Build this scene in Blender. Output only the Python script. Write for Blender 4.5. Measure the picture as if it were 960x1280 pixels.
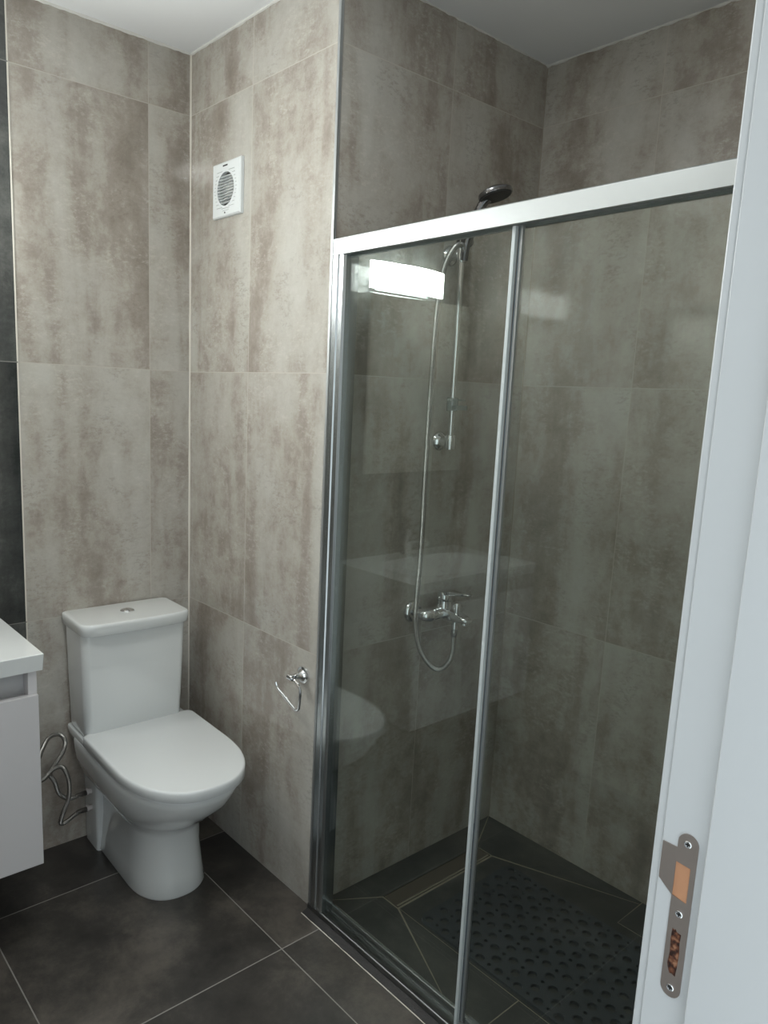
import bpy, bmesh, math, random
from mathutils import Vector, Matrix
PI = math.pi
random.seed(7)
SC = bpy.context.scene
for o in list(bpy.data.objects):
    bpy.data.objects.remove(o, do_unlink=True)
COL = SC.collection

# ------------------------------------------------------------------ camera
CAM = Vector((-1.29507, -2.38719, 1.54512))
YAW, PITCH, ROLL, F = 0.712828, 0.174095, 0.041899, 943.877
PX, PY = -39.609, 19.866
fw = Vector((math.sin(YAW)*math.cos(PITCH), math.cos(YAW)*math.cos(PITCH), -math.sin(PITCH)))
rt = Vector((math.cos(YAW), -math.sin(YAW), 0))
up = rt.cross(fw)
rt2 = rt*math.cos(ROLL) + up*math.sin(ROLL)
up2 = -rt*math.sin(ROLL) + up*math.cos(ROLL)
cam = bpy.data.cameras.new('camera')
co = bpy.data.objects.new('camera', cam); COL.objects.link(co)
co.matrix_world = Matrix(((rt2.x, up2.x, -fw.x, CAM.x), (rt2.y, up2.y, -fw.y, CAM.y), (rt2.z, up2.z, -fw.z, CAM.z), (0, 0, 0, 1)))
cam.sensor_fit = 'VERTICAL'; cam.sensor_height = 36
cam.lens = F*36/1280
cam.shift_x = -PX/1280; cam.shift_y = PY/1280
cam.clip_start = 0.02
SC.camera = co

# ------------------------------------------------------------------ world, lights, exposure
w = bpy.data.worlds.new('world'); SC.world = w; w.use_nodes = True
bg = w.node_tree.nodes['Background']
bg.inputs[0].default_value = (0.88, 0.965, 1.0, 1); bg.inputs[1].default_value = 1.45
LAMP_STRENGTH = 118.0
la = bpy.data.lights.new('added_overhead_fill', 'AREA'); la.shape = 'DISK'; la.size = 0.34; la.energy = 9.0; la.color = (0.97, 1.0, 0.97)  # added unseen fill from above, lifts the toilet lid and shower floor
lo = bpy.data.objects.new('added_overhead_fill', la); COL.objects.link(lo); lo.location = (-0.72, -1.15, 2.59)
SC.view_settings.view_transform = 'Standard'; SC.view_settings.look = 'None'
SC.view_settings.gamma = 1; SC.view_settings.use_curve_mapping = False
SC.view_settings.exposure = 0.0

# ------------------------------------------------------------------ dimensions
L = 0.765; D = 0.849; H = 2.603; YF = -2.037; XL = -1.41
ZR = (0.8, 1.6, 2.417)

# ------------------------------------------------------------------ materials
def srgb(r, g, b):
    f = lambda c: (c/255)/12.92 if c/255 <= 0.04045 else ((c/255+0.055)/1.055)**2.4
    return (f(r), f(g), f(b), 1)
def mat(name, col, rough=0.5, metal=0.0, spec=0.5, coat=0.0, noise=0.0, nscale=40, bump=0.0):
    m = bpy.data.materials.new(name); m.use_nodes = True
    nt = m.node_tree; b = nt.nodes['Principled BSDF']
    b.inputs['Base Color'].default_value = col; b.inputs['Roughness'].default_value = rough
    b.inputs['Metallic'].default_value = metal; b.inputs['Specular IOR Level'].default_value = spec
    b.inputs['Coat Weight'].default_value = coat; b.inputs['Coat Roughness'].default_value = 0.05
    tc = nt.nodes.new('ShaderNodeTexCoord'); n = nt.nodes.new('ShaderNodeTexNoise')
    n.inputs['Scale'].default_value = nscale; n.inputs['Detail'].default_value = 4
    nt.links.new(tc.outputs['Object'], n.inputs['Vector'])
    if noise:
        mr = nt.nodes.new('ShaderNodeMapRange')
        mr.inputs['To Min'].default_value = max(0.0, rough-noise); mr.inputs['To Max'].default_value = rough+noise
        nt.links.new(n.outputs['Fac'], mr.inputs['Value']); nt.links.new(mr.outputs['Result'], b.inputs['Roughness'])
    if bump:
        bp = nt.nodes.new('ShaderNodeBump'); bp.inputs['Strength'].default_value = bump; bp.inputs['Distance'].default_value = 0.002
        nt.links.new(n.outputs['Fac'], bp.inputs['Height']); nt.links.new(bp.outputs['Normal'], b.inputs['Normal'])
    return m

def N(nt, t, **kw):
    n = nt.nodes.new(t)
    for k, v in kw.items(): setattr(n, k, v)
    return n
def M(nt, op, a, b=None, c=None):
    n = nt.nodes.new('ShaderNodeMath'); n.operation = op
    for i, x in enumerate((a, b, c)):
        if x is None: continue
        if isinstance(x, (int, float)): n.inputs[i].default_value = x
        else: nt.links.new(x, n.inputs[i])
    return n.outputs[0]
def ramp(nt, fac, stops):
    r = nt.nodes.new('ShaderNodeValToRGB'); e = r.color_ramp.elements
    while len(e) < len(stops): e.new(0.5)
    for i, (p, c) in enumerate(stops): e[i].position = p; e[i].color = c
    nt.links.new(fac, r.inputs[0]); return r.outputs[0]
def mixc(nt, fac, a, b, mode='MIX'):
    m = nt.nodes.new('ShaderNodeMix'); m.data_type = 'RGBA'; m.blend_type = mode
    if isinstance(fac, (int, float)): m.inputs[0].default_value = fac
    else: nt.links.new(fac, m.inputs[0])
    for s, x in ((6, a), (7, b)):
        if isinstance(x, tuple): m.inputs[s].default_value = x
        else: nt.links.new(x, m.inputs[s])
    return m.outputs[2]

def tile_mat(name, ax, ulines, vlines, vax='Z', dark=False, seed=0.0, rough=0.075, grout=(182, 176, 166), gw=0.0013,
             cols=None, streak=True, gmix=0.75):
    """Large format tile: grout at the given coordinates, every tile with its own cement-look print."""
    m = bpy.data.materials.new(name); m.use_nodes = True; nt = m.node_tree; b = nt.nodes['Principled BSDF']
    tc = N(nt, 'ShaderNodeTexCoord'); sp = N(nt, 'ShaderNodeSeparateXYZ'); nt.links.new(tc.outputs['Object'], sp.inputs[0])
    u = sp.outputs[ax]; v = sp.outputs[vax]
    idn = None; gr = None
    for k, (s, ls) in enumerate(((u, ulines), (v, vlines))):
        for l in ls:
            st = M(nt, 'MULTIPLY', M(nt, 'GREATER_THAN', s, l), 3.7 if k == 0 else 11.3)
            idn = st if idn is None else M(nt, 'ADD', idn, st)
            g = M(nt, 'LESS_THAN', M(nt, 'ABSOLUTE', M(nt, 'SUBTRACT', s, l)), gw)
            gr = g if gr is None else M(nt, 'MAXIMUM', gr, g)
    idn = M(nt, 'ADD', idn, seed) if idn is not None else seed
    def vec(su, sv):
        c = N(nt, 'ShaderNodeCombineXYZ')
        nt.links.new(M(nt, 'MULTIPLY', u, su), c.inputs[0]); nt.links.new(M(nt, 'MULTIPLY', v, sv), c.inputs[1])
        if isinstance(idn, float): c.inputs[2].default_value = idn
        else: nt.links.new(idn, c.inputs[2])
        return c.outputs[0]
    def noise(vv, sc, det, ro=0.55, dist=0.0):
        n = N(nt, 'ShaderNodeTexNoise'); n.inputs['Scale'].default_value = sc; n.inputs['Detail'].default_value = det
        n.inputs['Roughness'].default_value = ro; n.inputs['Distortion'].default_value = dist
        nt.links.new(vv, n.inputs['Vector']); return n.outputs['Fac']
    big = noise(vec(5.0, 0.9) if streak else vec(2.2, 2.2), 1.0, 4, 0.55, 0.4)   # broad, mostly vertical clouds
    mid = noise(vec(4.8, 4.2), 1.6, 10, 0.78, 0.15)            # ragged patches
    fine = noise(vec(36, 66), 1.3, 6, 0.78, 0.1)           # fine trowel marks
    area = noise(vec(3.4, 2.2), 1.7, 6, 0.62, 0.2)           # where the trowel marks sit
    f = M(nt, 'ADD', M(nt, 'MULTIPLY', big, 0.52), M(nt, 'ADD', M(nt, 'MULTIPLY', mid, 0.42), M(nt, 'MULTIPLY', fine, 0.06)))
    if dark:
        c = ramp(nt, f, cols or [(0.36, srgb(40, 40, 41)), (0.52, srgb(57, 56, 56)), (0.66, srgb(80, 77, 74))])
    else:
        c = ramp(nt, f, cols or [(0.38, srgb(140, 132, 123)), (0.455, srgb(160, 152, 143)), (0.485, srgb(172, 166, 157)), (0.53, srgb(181, 177, 169)), (0.60, srgb(188, 186, 179))])
        # scattered scuffs where the print breaks up
        def scuff(mask_lo, mask_hi, lo, gain, cap, flip=False):
            mr = N(nt, 'ShaderNodeMapRange'); nt.links.new(area, mr.inputs['Value'])
            mr.inputs['From Min'].default_value = mask_lo; mr.inputs['From Max'].default_value = mask_hi
            q = M(nt, 'MULTIPLY', M(nt, 'SUBTRACT', fine, lo), gain)
            return M(nt, 'MULTIPLY', M(nt, 'MINIMUM', M(nt, 'MAXIMUM', q, 0.0), cap), mr.outputs['Result'])
        c = mixc(nt, scuff(0.49, 0.60, 0.50, 4.0, 0.32), c, srgb(122, 109, 100))
        c = mixc(nt, scuff(0.50, 0.42, 0.52, 4.0, 0.35), c, srgb(204, 199, 191))
    if gr is not None:
        c = mixc(nt, M(nt, 'MULTIPLY', gr, gmix), c, srgb(*grout))
    nt.links.new(c, b.inputs['Base Color'])
    rr = M(nt, 'ADD', M(nt, 'MULTIPLY', mid, 0.07), rough-0.035)
    if gr is not None: rr = M(nt, 'MAXIMUM', rr, M(nt, 'MULTIPLY', gr, 0.7))
    nt.links.new(rr, b.inputs['Roughness'])
    bp = N(nt, 'ShaderNodeBump'); bp.inputs['Strength'].default_value = 0.05; bp.inputs['Distance'].default_value = 0.001
    nt.links.new(fine, bp.inputs['Height']); nt.links.new(bp.outputs['Normal'], b.inputs['Normal'])
    return m

M_wa = tile_mat('tile_back', 'X', [-0.568, -0.149], ZR, seed=1.3)
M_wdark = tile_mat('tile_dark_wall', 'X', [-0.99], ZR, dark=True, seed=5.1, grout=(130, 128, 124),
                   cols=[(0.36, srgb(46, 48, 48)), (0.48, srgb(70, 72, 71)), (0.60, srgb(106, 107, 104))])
M_wb = tile_mat('tile_right', 'Y', [-0.367], ZR, seed=2.45)
M_ws = tile_mat('tile_shower_side', 'X', [0.42], ZR, seed=3.7)
M_wd = tile_mat('tile_shower_back', 'Y', [-1.168, -1.768], ZR, seed=8.2)
M_wl = tile_mat('tile_left', 'Y', [-0.6, -1.2, -1.8], ZR, seed=9.6)
M_wf = tile_mat('tile_front', 'X', [-0.15, 0.4], ZR, seed=6.6)
M_floor = tile_mat('tile_floor', 'X', [-0.787, -0.172], [-2.06, -1.46, -0.86, -0.262], vax='Y', dark=True, seed=0.4, rough=0.30,
                   grout=(165, 162, 157), gw=0.0016, streak=False, cols=[(0.38, srgb(48, 46, 45)), (0.49, srgb(68, 65, 62)), (0.60, srgb(100, 94, 88))])
M_sfloor = tile_mat('tile_shower_floor', 'X', [], [], vax='Y', dark=True, seed=4.4, rough=0.30, streak=False,
                    cols=[(0.38, srgb(46, 48, 48)), (0.50, srgb(62, 64, 63)), (0.62, srgb(84, 84, 80))])
M_grout = mat('grout', srgb(150, 142, 126), 0.8, bump=0.2)
M_ceil = mat('ceiling_paint', srgb(238, 240, 242), 0.85, spec=0.2, bump=0.1, nscale=60)
M_bead = mat('white_sealant', srgb(214, 210, 200), 0.5, bump=0.5, nscale=60)
M_wpaint = mat('white_lacquer', srgb(200, 203, 205), 0.35, noise=0.05)
M_hall = mat('hall_paint', srgb(200, 200, 196), 0.8)
M_china = mat('white_ceramic', srgb(224, 227, 227), 0.07, coat=0.6, noise=0.02, nscale=8)
M_seat = mat('seat_plastic', srgb(226, 229, 230), 0.16, noise=0.03)
M_cab = mat('cabinet_white', srgb(206, 204, 206), 0.35, noise=0.05)
M_cabin = mat('cabinet_channel', srgb(176, 176, 177), 0.5, noise=0.05)
M_chrome = mat('chrome', (0.80, 0.81, 0.82, 1), 0.07, 1.0, noise=0.02)
M_alu = mat('satin_aluminium', (0.43, 0.45, 0.455, 1), 0.46, 0.85, noise=0.05, nscale=90)
M_alud = mat('dull_aluminium', (0.24, 0.245, 0.25, 1), 0.34, 1.0, noise=0.06, nscale=90)
M_steel = mat('brushed_steel', (0.36, 0.31, 0.28, 1), 0.45, 0.85, noise=0.06, nscale=120)
M_dchrome = mat('dark_chrome', (0.26, 0.26, 0.27, 1), 0.2, 1.0)
M_black = mat('black_plastic', srgb(30, 31, 32), 0.4)
M_darkvoid = mat('dark_interior', srgb(38, 36, 34), 0.6)
M_face = mat('spray_face_grey', srgb(52, 54, 54), 0.4, bump=0.6, nscale=300)
M_rubber = mat('rubber_mat', srgb(58, 64, 69), 0.45, noise=0.06)
M_fan = mat('fan_plastic', srgb(224, 228, 229), 0.3, noise=0.04)
M_fanline = mat('fan_groove', srgb(168, 172, 173), 0.5)
M_wood = mat('raw_wood', srgb(188, 138, 104), 0.7, bump=0.4, nscale=90)
M_wooddark = mat('torn_wood', srgb(92, 52, 34), 0.9, bump=1.0, nscale=150)
_nt = M_wooddark.node_tree; _n = [n for n in _nt.nodes if n.type == 'TEX_NOISE'][0]
_nt.links.new(ramp(_nt, _n.outputs['Fac'], [(0.40, srgb(44, 22, 14)), (0.52, srgb(104, 62, 42)), (0.66, srgb(150, 108, 82))]), _nt.nodes['Principled BSDF'].inputs['Base Color'])
M_grime = mat('old_sealant', srgb(50, 48, 48), 0.6, bump=1.0, nscale=220)
M_brass = mat('hose_nut', (0.16, 0.15, 0.14, 1), 0.35, 1.0)
M_pipe = mat('white_pipe_plastic', srgb(206, 200, 198), 0.4)
M_seal = mat('door_seal_grey', srgb(104, 114, 122), 0.35)

def wave_metal(name, col, scale, axis_uv=True):
    m = bpy.data.materials.new(name); m.use_nodes = True; nt = m.node_tree; b = nt.nodes['Principled BSDF']
    b.inputs['Base Color'].default_value = col; b.inputs['Metallic'].default_value = 1; b.inputs['Roughness'].default_value = 0.25
    uv = N(nt, 'ShaderNodeUVMap'); wv = N(nt, 'ShaderNodeTexWave'); wv.bands_direction = 'X'
    wv.inputs['Scale'].default_value = scale; nt.links.new(uv.outputs[0], wv.inputs['Vector'])
    bp = N(nt, 'ShaderNodeBump'); bp.inputs['Strength'].default_value = 0.7; bp.inputs['Distance'].default_value = 0.001
    nt.links.new(wv.outputs['Fac'], bp.inputs['Height']); nt.links.new(bp.outputs['Normal'], b.inputs['Normal'])
    nt.links.new(ramp(nt, wv.outputs['Fac'], [(0.1, tuple(c*0.55 for c in col[:3])+(1,)), (0.8, col)]), b.inputs['Base Color'])
    return m
M_hose = wave_metal('spiral_hose_metal', (0.80, 0.80, 0.78, 1), 120)
M_braid = wave_metal('braided_hose_metal', (0.62, 0.60, 0.57, 1), 160)

def glass_mat(name, tint):
    """Clear pane: each face mirrors by Fresnel and lets the rest through with a slight tint."""
    m = bpy.data.materials.new(name); m.use_nodes = True; nt = m.node_tree
    for n in list(nt.nodes): nt.nodes.remove(n)
    out = N(nt, 'ShaderNodeOutputMaterial'); mx = N(nt, 'ShaderNodeMixShader')
    tr = N(nt, 'ShaderNodeBsdfTransparent'); gl = N(nt, 'ShaderNodeBsdfGlossy'); fr = N(nt, 'ShaderNodeFresnel'); ge = N(nt, 'ShaderNodeNewGeometry')
    ior = M(nt, 'ADD', 1.56, M(nt, 'MULTIPLY', ge.outputs['Backfacing'], 1/1.56-1.56))
    nt.links.new(ior, fr.inputs['IOR'])
    tr.inputs[0].default_value = tint; gl.inputs['Color'].default_value = (0.93, 1.0, 0.98, 1); gl.inputs['Roughness'].default_value = 0.0
    nt.links.new(fr.outputs[0], mx.inputs[0]); nt.links.new(tr.outputs[0], mx.inputs[1]); nt.links.new(gl.outputs[0], mx.inputs[2])
    nt.links.new(mx.outputs[0], out.inputs[0]); return m
M_glass = glass_mat('shower_glass', (0.925, 0.945, 0.93, 1))
M_clear = mat('clear_plastic', srgb(176, 186, 184), 0.2)
M_clear.node_tree.nodes['Principled BSDF'].inputs['Alpha'].default_value = 0.45
def emit_mat(name, col, s):
    m = bpy.data.materials.new(name); m.use_nodes = True; b = m.node_tree.nodes['Principled BSDF']
    b.inputs['Base Color'].default_value = (0.8, 0.85, 0.85, 1); b.inputs['Roughness'].default_value = 0.2
    b.inputs['Emission Color'].default_value = col; b.inputs['Emission Strength'].default_value = s; return m
M_lamp = emit_mat('lit_frosted_glass', (0.97, 1.0, 0.97, 1), LAMP_STRENGTH)
M_mirror = mat('mirror_silver', (0.86, 0.88, 0.87, 1), 0.01, 1.0)

# ------------------------------------------------------------------ mesh helpers
def link(name, bm, m, parent=None, bevel=0.0, seg=2, sharp=35, smooth=True, kind=None, recalc=True):
    if recalc: bmesh.ops.recalc_face_normals(bm, faces=bm.faces[:])
    me = bpy.data.meshes.new(name); bm.to_mesh(me); bm.free()
    for mm in (m if isinstance(m, (list, tuple)) else [m]): me.materials.append(mm)
    if smooth:
        for p in me.polygons: p.use_smooth = True
        me.set_sharp_from_angle(angle=math.radians(sharp))
    o = bpy.data.objects.new(name, me); COL.objects.link(o)
    if parent: o.parent = parent
    if bevel:
        b = o.modifiers.new('bevel', 'BEVEL'); b.width = bevel; b.segments = seg; b.limit_method = 'ANGLE'; b.angle_limit = math.radians(35)
        b.harden_normals = True
    if kind: o['kind'] = kind
    return o
def tag(o, label, cat, group=None):
    o['label'] = label; o['category'] = cat
    if group: o['group'] = group
    return o
def thing(name, label, cat, loc=(0, 0, 0), rz=0.0, group=None):
    o = bpy.data.objects.new(name, None); COL.objects.link(o); o.location = loc; o.rotation_euler = (0, 0, rz)
    o.empty_display_size = 0.05
    return tag(o, label, cat, group)
def box(bm, x0, x1, y0, y1, z0, z1, mi=0):
    vs = [bm.verts.new((x, y, z)) for z in (z0, z1) for y in (y0, y1) for x in (x0, x1)]
    for f in ((0, 2, 3, 1), (4, 5, 7, 6), (0, 1, 5, 4), (2, 6, 7, 3), (0, 4, 6, 2), (1, 3, 7, 5)):
        bm.faces.new([vs[i] for i in f]).material_index = mi
    return vs
def B(*a):
    bm = bmesh.new(); box(bm, *a); return bm
def prism(bm, pts, a0, a1, axis='Y', mi=0):
    """pts: 2D outline in the two other axes, extruded along axis from a0 to a1."""
    def P(p, a):
        return {'X': (a, p[0], p[1]), 'Y': (p[0], a, p[1]), 'Z': (p[0], p[1], a)}[axis]
    r0 = [bm.verts.new(P(p, a0)) for p in pts]; r1 = [bm.verts.new(P(p, a1)) for p in pts]
    n = len(pts)
    for i in range(n): bm.faces.new((r0[i], r0[(i+1) % n], r1[(i+1) % n], r1[i])).material_index = mi
    bm.faces.new(r0).material_index = mi; bm.faces.new(r1[::-1]).material_index = mi
def loft(bm, rings, cap=True, close=True, mi=0):
    R = [[bm.verts.new(p) for p in r] for r in rings]; n = len(R[0])
    for a, b in zip(R, R[1:]):
        for i in range(n if close else n-1):
            bm.faces.new((a[i], a[(i+1) % n], b[(i+1) % n], b[i])).material_index = mi
    if cap: bm.faces.new(R[0][::-1]).material_index = mi; bm.faces.new(R[-1]).material_index = mi
    return R
def lathe(bm, prof, o=(0, 0, 0), d=(0, 0, 1), seg=32, mi=0, cap=True):
    """prof: (radius, distance along d) pairs."""
    d = Vector(d).normalized(); o = Vector(o)
    a = d.orthogonal().normalized(); b = d.cross(a)
    rings = [[o + d*h + (a*math.cos(2*PI*i/seg) + b*math.sin(2*PI*i/seg))*max(r, 1e-5) for i in range(seg)] for r, h in prof]
    loft(bm, rings, cap=cap, mi=mi)
def smoothpath(pts, n=8):
    P = [Vector(p) for p in pts]; P = [P[0]*2-P[1]] + P + [P[-1]*2-P[-2]]; out = []
    for i in range(1, len(P)-2):
        p0, p1, p2, p3 = P[i-1:i+3]
        for k in range(n):
            t = k/n
            out.append(0.5*((2*p1)+(p2-p0)*t+(2*p0-5*p1+4*p2-p3)*t*t+(3*p1-p0-3*p2+p3)*t**3))
    out.append(P[-2]); return out
def tube(bm, path, r, seg=12, mi=0, uvl=None):
    path = [Vector(p) for p in path]; n = len(path)
    rr = r if isinstance(r, (list, tuple)) else [r]*n
    t0 = (path[1]-path[0]).normalized(); a = t0.orthogonal().normalized(); rings = []; ln = [0.0]
    for i in range(n):
        t = (path[min(i+1, n-1)]-path[max(i-1, 0)]).normalized()
        a = (a - t*a.dot(t)).normalized(); b = t.cross(a)
        rings.append([path[i] + (a*math.cos(2*PI*k/seg)+b*math.sin(2*PI*k/seg))*rr[i] for k in range(seg)])
        if i: ln.append(ln[-1]+(path[i]-path[i-1]).length)
    R = loft(bm, rings, mi=mi)
    if uvl is not None:
        uv = bm.loops.layers.uv.verify(); idx = {}
        for i, rg in enumerate(R):
            for v in rg: idx[v] = ln[i]
        for f in bm.faces:
            for l in f.loops: l[uv].uv = (idx.get(l.vert, 0)*uvl, 0)
def rrect(x0, x1, y0, y1, r, n=5):
    out = []
    for cx, cy, a0 in ((x1-r, y1-r, 0), (x0+r, y1-r, PI/2), (x0+r, y0+r, PI), (x1-r, y0+r, 1.5*PI)):
        for k in range(n+1):
            a = a0+PI/2*k/n; out.append((cx+r*math.cos(a), cy+r*math.sin(a)))
    return out

# ------------------------------------------------------------------ the room shell
T = 0.12
S = 'structure'
link('floor', B(XL-T, 0.045, YF-T-0.02, T, -0.1, 0.0), M_floor, kind=S, smooth=False)
link('ceiling', B(XL-T, D+T, YF-T-0.02, T, H, H+0.1), M_ceil, kind=S, smooth=False)
link('wall_back', B(-0.568, 0.0, 0.0, T, 0.0, H), M_wa, kind=S, smooth=False)
link('wall_back_left', B(XL-T, -0.568, 0.0, T, 0.0, H), M_wdark, kind=S, smooth=False)
bm = bmesh.new(); box(bm, 0.0, 0.1, -L, T, 0.0, H)
for f_ in bm.faces:
    if all(abs(v.co.y+L) < 1e-6 for v in f_.verts): f_.material_index = 1
link('wall_right', bm, [M_wb, M_ws], kind=S, smooth=False)
link('wall_shower_left', B(0.1, D+T, -L, -L+0.1, -0.05, H), M_ws, kind=S, smooth=False)
link('wall_shower_back', B(D, D+T, YF, -L, -0.05, H), M_wd, kind=S, smooth=False)
link('wall_left', B(XL-T, XL, YF, 0.0, 0.0, H), M_wl, kind=S, smooth=False)
XJ = -0.515; XJ2 = XL+0.04; ZD = 2.06; YW = -2.18
link('wall_front_right', B(XJ+0.03, D+T, YW, YF, -0.05, H), [M_wf], kind=S, smooth=False)
link('wall_front_top', B(XL-T, XJ+0.03, YW, YF, ZD+0.03, H), M_wf, kind=S, smooth=False)
# grey end strip of the right-hand wall inside the alcove is the same tile; metal corner trim
bm = bmesh.new()
prism(bm, [(-0.0022, -L-0.0022), (0.007, -L-0.0022), (0.007, -L+0.0008), (0.0008, -L+0.0008), (0.0008, -L+0.007), (-0.0022, -L+0.007)], 0.0, H-0.002, 'Z')
link('trim_1', bm, M_alu, kind=S)
# sealant beads: inner corners and the ceiling line
def bead(bm, p0, p1, r, n=40, jit=0.25):
    p0, p1 = Vector(p0), Vector(p1)
    path = [p0.lerp(p1, i/n) for i in range(n+1)]
    tube(bm, path, [r*(1+random.uniform(-jit, jit)) for _ in path], 8)
bm = bmesh.new(); bead(bm, (0, 0, 0), (0, 0, H), 0.0042); link('trim_2', bm, M_bead, kind=S)
bm = bmesh.new()
bead(bm, (-0.6, 0, H), (0, 0, H), 0.006); bead(bm, (0, 0, H), (0, -L, H), 0.006)
bead(bm, (0, -L, H), (D, -L, H), 0.003, 60, 0.6); bead(bm, (D, -L, H), (D, YF, H), 0.004, 80, 0.7)
link('trim_3', bm, mat('ceiling_sealant', srgb(222, 222, 218), 0.7), kind=S)
bm = bmesh.new()
for z0, z1 in ((0, ZR[0]-0.002), (ZR[0]+0.002, ZR[1]-0.002), (ZR[1]+0.002, ZR[2]-0.002), (ZR[2]+0.002, H)):
    box(bm, -0.5705, -0.5665, -0.0012, 0.001, z0, z1)
link('trim_4', bm, M_bead, kind=S, smooth=False)

bm = bmesh.new(); bead(bm, (D, -L, H-0.01), (D, -L, 0), 0.0022, 60, 0.5)
link('trim_9', bm, mat('tile_sealant', srgb(150, 142, 130), 0.5), kind=S)
link('trim_10', B(-0.0395, -0.0365, -0.772, YF, -0.002, 0.0006), M_bead, kind=S, smooth=False)
# shower floor: cut tiles falling towards the linear drain
bm = bmesh.new()
box(bm, 0.045, D+0.02, YF, -L+0.02, -0.06, -0.0008, 1)
X0 = 0.045
DR = (0.212, 0.655, -0.932, -0.868)    # drain x0,x1,y0,y1
polys = [
    [(X0, -L), (DR[0], DR[3]), (DR[1], DR[3]), (D, -L)],
    [(X0, -L), (X0, -1.30), (DR[0]-0.004, DR[2]-0.006), (DR[0]-0.004, DR[3])],
    [(X0, -1.30), (X0, -1.39), (0.212, -1.39), (0.212, DR[2]-0.006)],
    [(X0, -1.39), (X0, YF), (0.212, YF), (0.212, -1.39)],
    [(D, -L), (DR[1]+0.004, DR[3]), (DR[1]+0.004, DR[2]-0.004), (0.835, -1.388), (D, -1.388)],
    [(0.212, DR[2]-0.006), (0.212, YF), (0.70, YF), (0.70, -1.39), (0.835, -1.388), (DR[1], DR[2]-0.006)],
    [(0.70, -1.388), (0.70, YF), (D, YF), (D, -1.388)],
]
def inset(poly, d):
    n = len(poly); A = sum(poly[i][0]*poly[(i+1) % n][1]-poly[(i+1) % n][0]*poly[i][1] for i in range(n)); s = 1 if A > 0 else -1
    out = []
    for i in range(n):
        p0, p1, p2 = Vector(poly[i-1]), Vector(poly[i]), Vector(poly[(i+1) % n])
        d1 = (p1-p0).normalized(); d2 = (p2-p1).normalized()
        n1 = Vector((-d1.y, d1.x))*s; n2 = Vector((-d2.y, d2.x))*s
        k = (n1+n2); k = k/max(k.dot(n1), 0.25); out.append(tuple(p1+k*d))
    return out
for q in polys: prism(bm, inset(q, 0.0017), -0.0045, 0.0, 'Z', 0)
link('floor_shower', bm, [M_sfloor, M_grout], kind=S, smooth=False)

# linear drain
t = thing('linear_drain', 'narrow linear shower drain with a brownish tile insert by the side wall', 'drain', ((DR[0]+DR[1])/2, (DR[2]+DR[3])/2, 0))
hx = (DR[1]-DR[0])/2; hy = (DR[3]-DR[2])/2
bm = bmesh.new()
box(bm, -hx, hx, -hy, hy, -0.0038, -0.0025)
for a in ((-hx, hx, -hy, -hy+0.002), (-hx, hx, hy-0.002, hy), (-hx, -hx+0.002, -hy+0.002, hy-0.002), (hx-0.002, hx, -hy+0.002, hy-0.002)):
    box(bm, *a, -0.0025, 0.0012)
link('drain_frame', bm, M_dchrome, t)
link('drain_cover', B(-hx+0.005, hx-0.005, -hy+0.010, hy-0.004, -0.0025, 0.0016), mat('drain_tile_insert', srgb(92, 84, 74), 0.35, noise=0.08), t, bevel=0.0008)

# rubber mat: big holes on a staggered lattice with small ones between them
def make_mat():
    P = 0.0655; x0, x1, y0, y1 = 0.222, 0.655, YF+0.10, -1.008
    loops = [rrect(x0, x1, y0, y1, 0.03, 6)]
    def circ(cx, cy, r, n=14): loops.append([(cx+r*math.cos(2*PI*k/n), cy+r*math.sin(2*PI*k/n)) for k in range(n)][::-1])
    nx = int((x1-x0-0.03)/(P/2)); ny = int((y1-y0-0.03)/(P/2))
    ox = (x0+x1)/2-nx*P/4; oy = y1-0.028
    for j in range(ny+1):
        for i in range(nx+1):
            cx = ox+i*P/2; cy = oy-j*P/2
            if cy < y0+0.02: continue
            if (i+j) % 2 == 0: circ(cx, cy, 0.0138)
            elif i % 2 == 0 : circ(cx, cy, 0.0062, 8)
    cu = bpy.data.curves.new('tmp', 'CURVE'); cu.dimensions = '2D'; cu.fill_mode = 'BOTH'; cu.extrude = 0.004
    for lp in loops:
        s = cu.splines.new('POLY'); s.points.add(len(lp)-1); s.use_cyclic_u = True
        for k, (x, y) in enumerate(lp): s.points[k].co = (x-x0, y-y0, 0, 1)
    ob = bpy.data.objects.new('tmp', cu); COL.objects.link(ob)
    me = bpy.data.meshes.new_from_object(ob.evaluated_get(bpy.context.evaluated_depsgraph_get()))
    bpy.data.objects.remove(ob); bpy.data.curves.remove(cu)
    me.name = 'shower_mat'; me.materials.clear(); me.materials.append(M_rubber)
    o = bpy.data.objects.new('shower_mat', me); COL.objects.link(o); o.location = (x0, y0, 0.0042)
    return o
tag(make_mat(), 'black rubber anti-slip mat full of round holes on the shower floor', 'mat')

# ------------------------------------------------------------------ shower enclosure
YE = YF+0.003
t = thing('shower_screen', 'framed sliding glass shower screen with satin aluminium rails', 'shower screen', (0.0, -L, 0))
t_off = -L
def Y(y): return y - t_off
# top rail (hollow-looking, with a lip under)
bm = bmesh.new()
prism(bm, [(-0.016, 1.8985), (-0.016, 1.938), (-0.012, 1.941), (0.030, 1.941), (0.034, 1.938), (0.034, 1.8985), (0.026, 1.8985), (0.026, 1.906), (-0.006, 1.906), (-0.006, 1.8985)], Y(-0.786), Y(YE), 'Y')
link('top_rail', bm, M_alu, t, bevel=0.0006)
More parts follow.
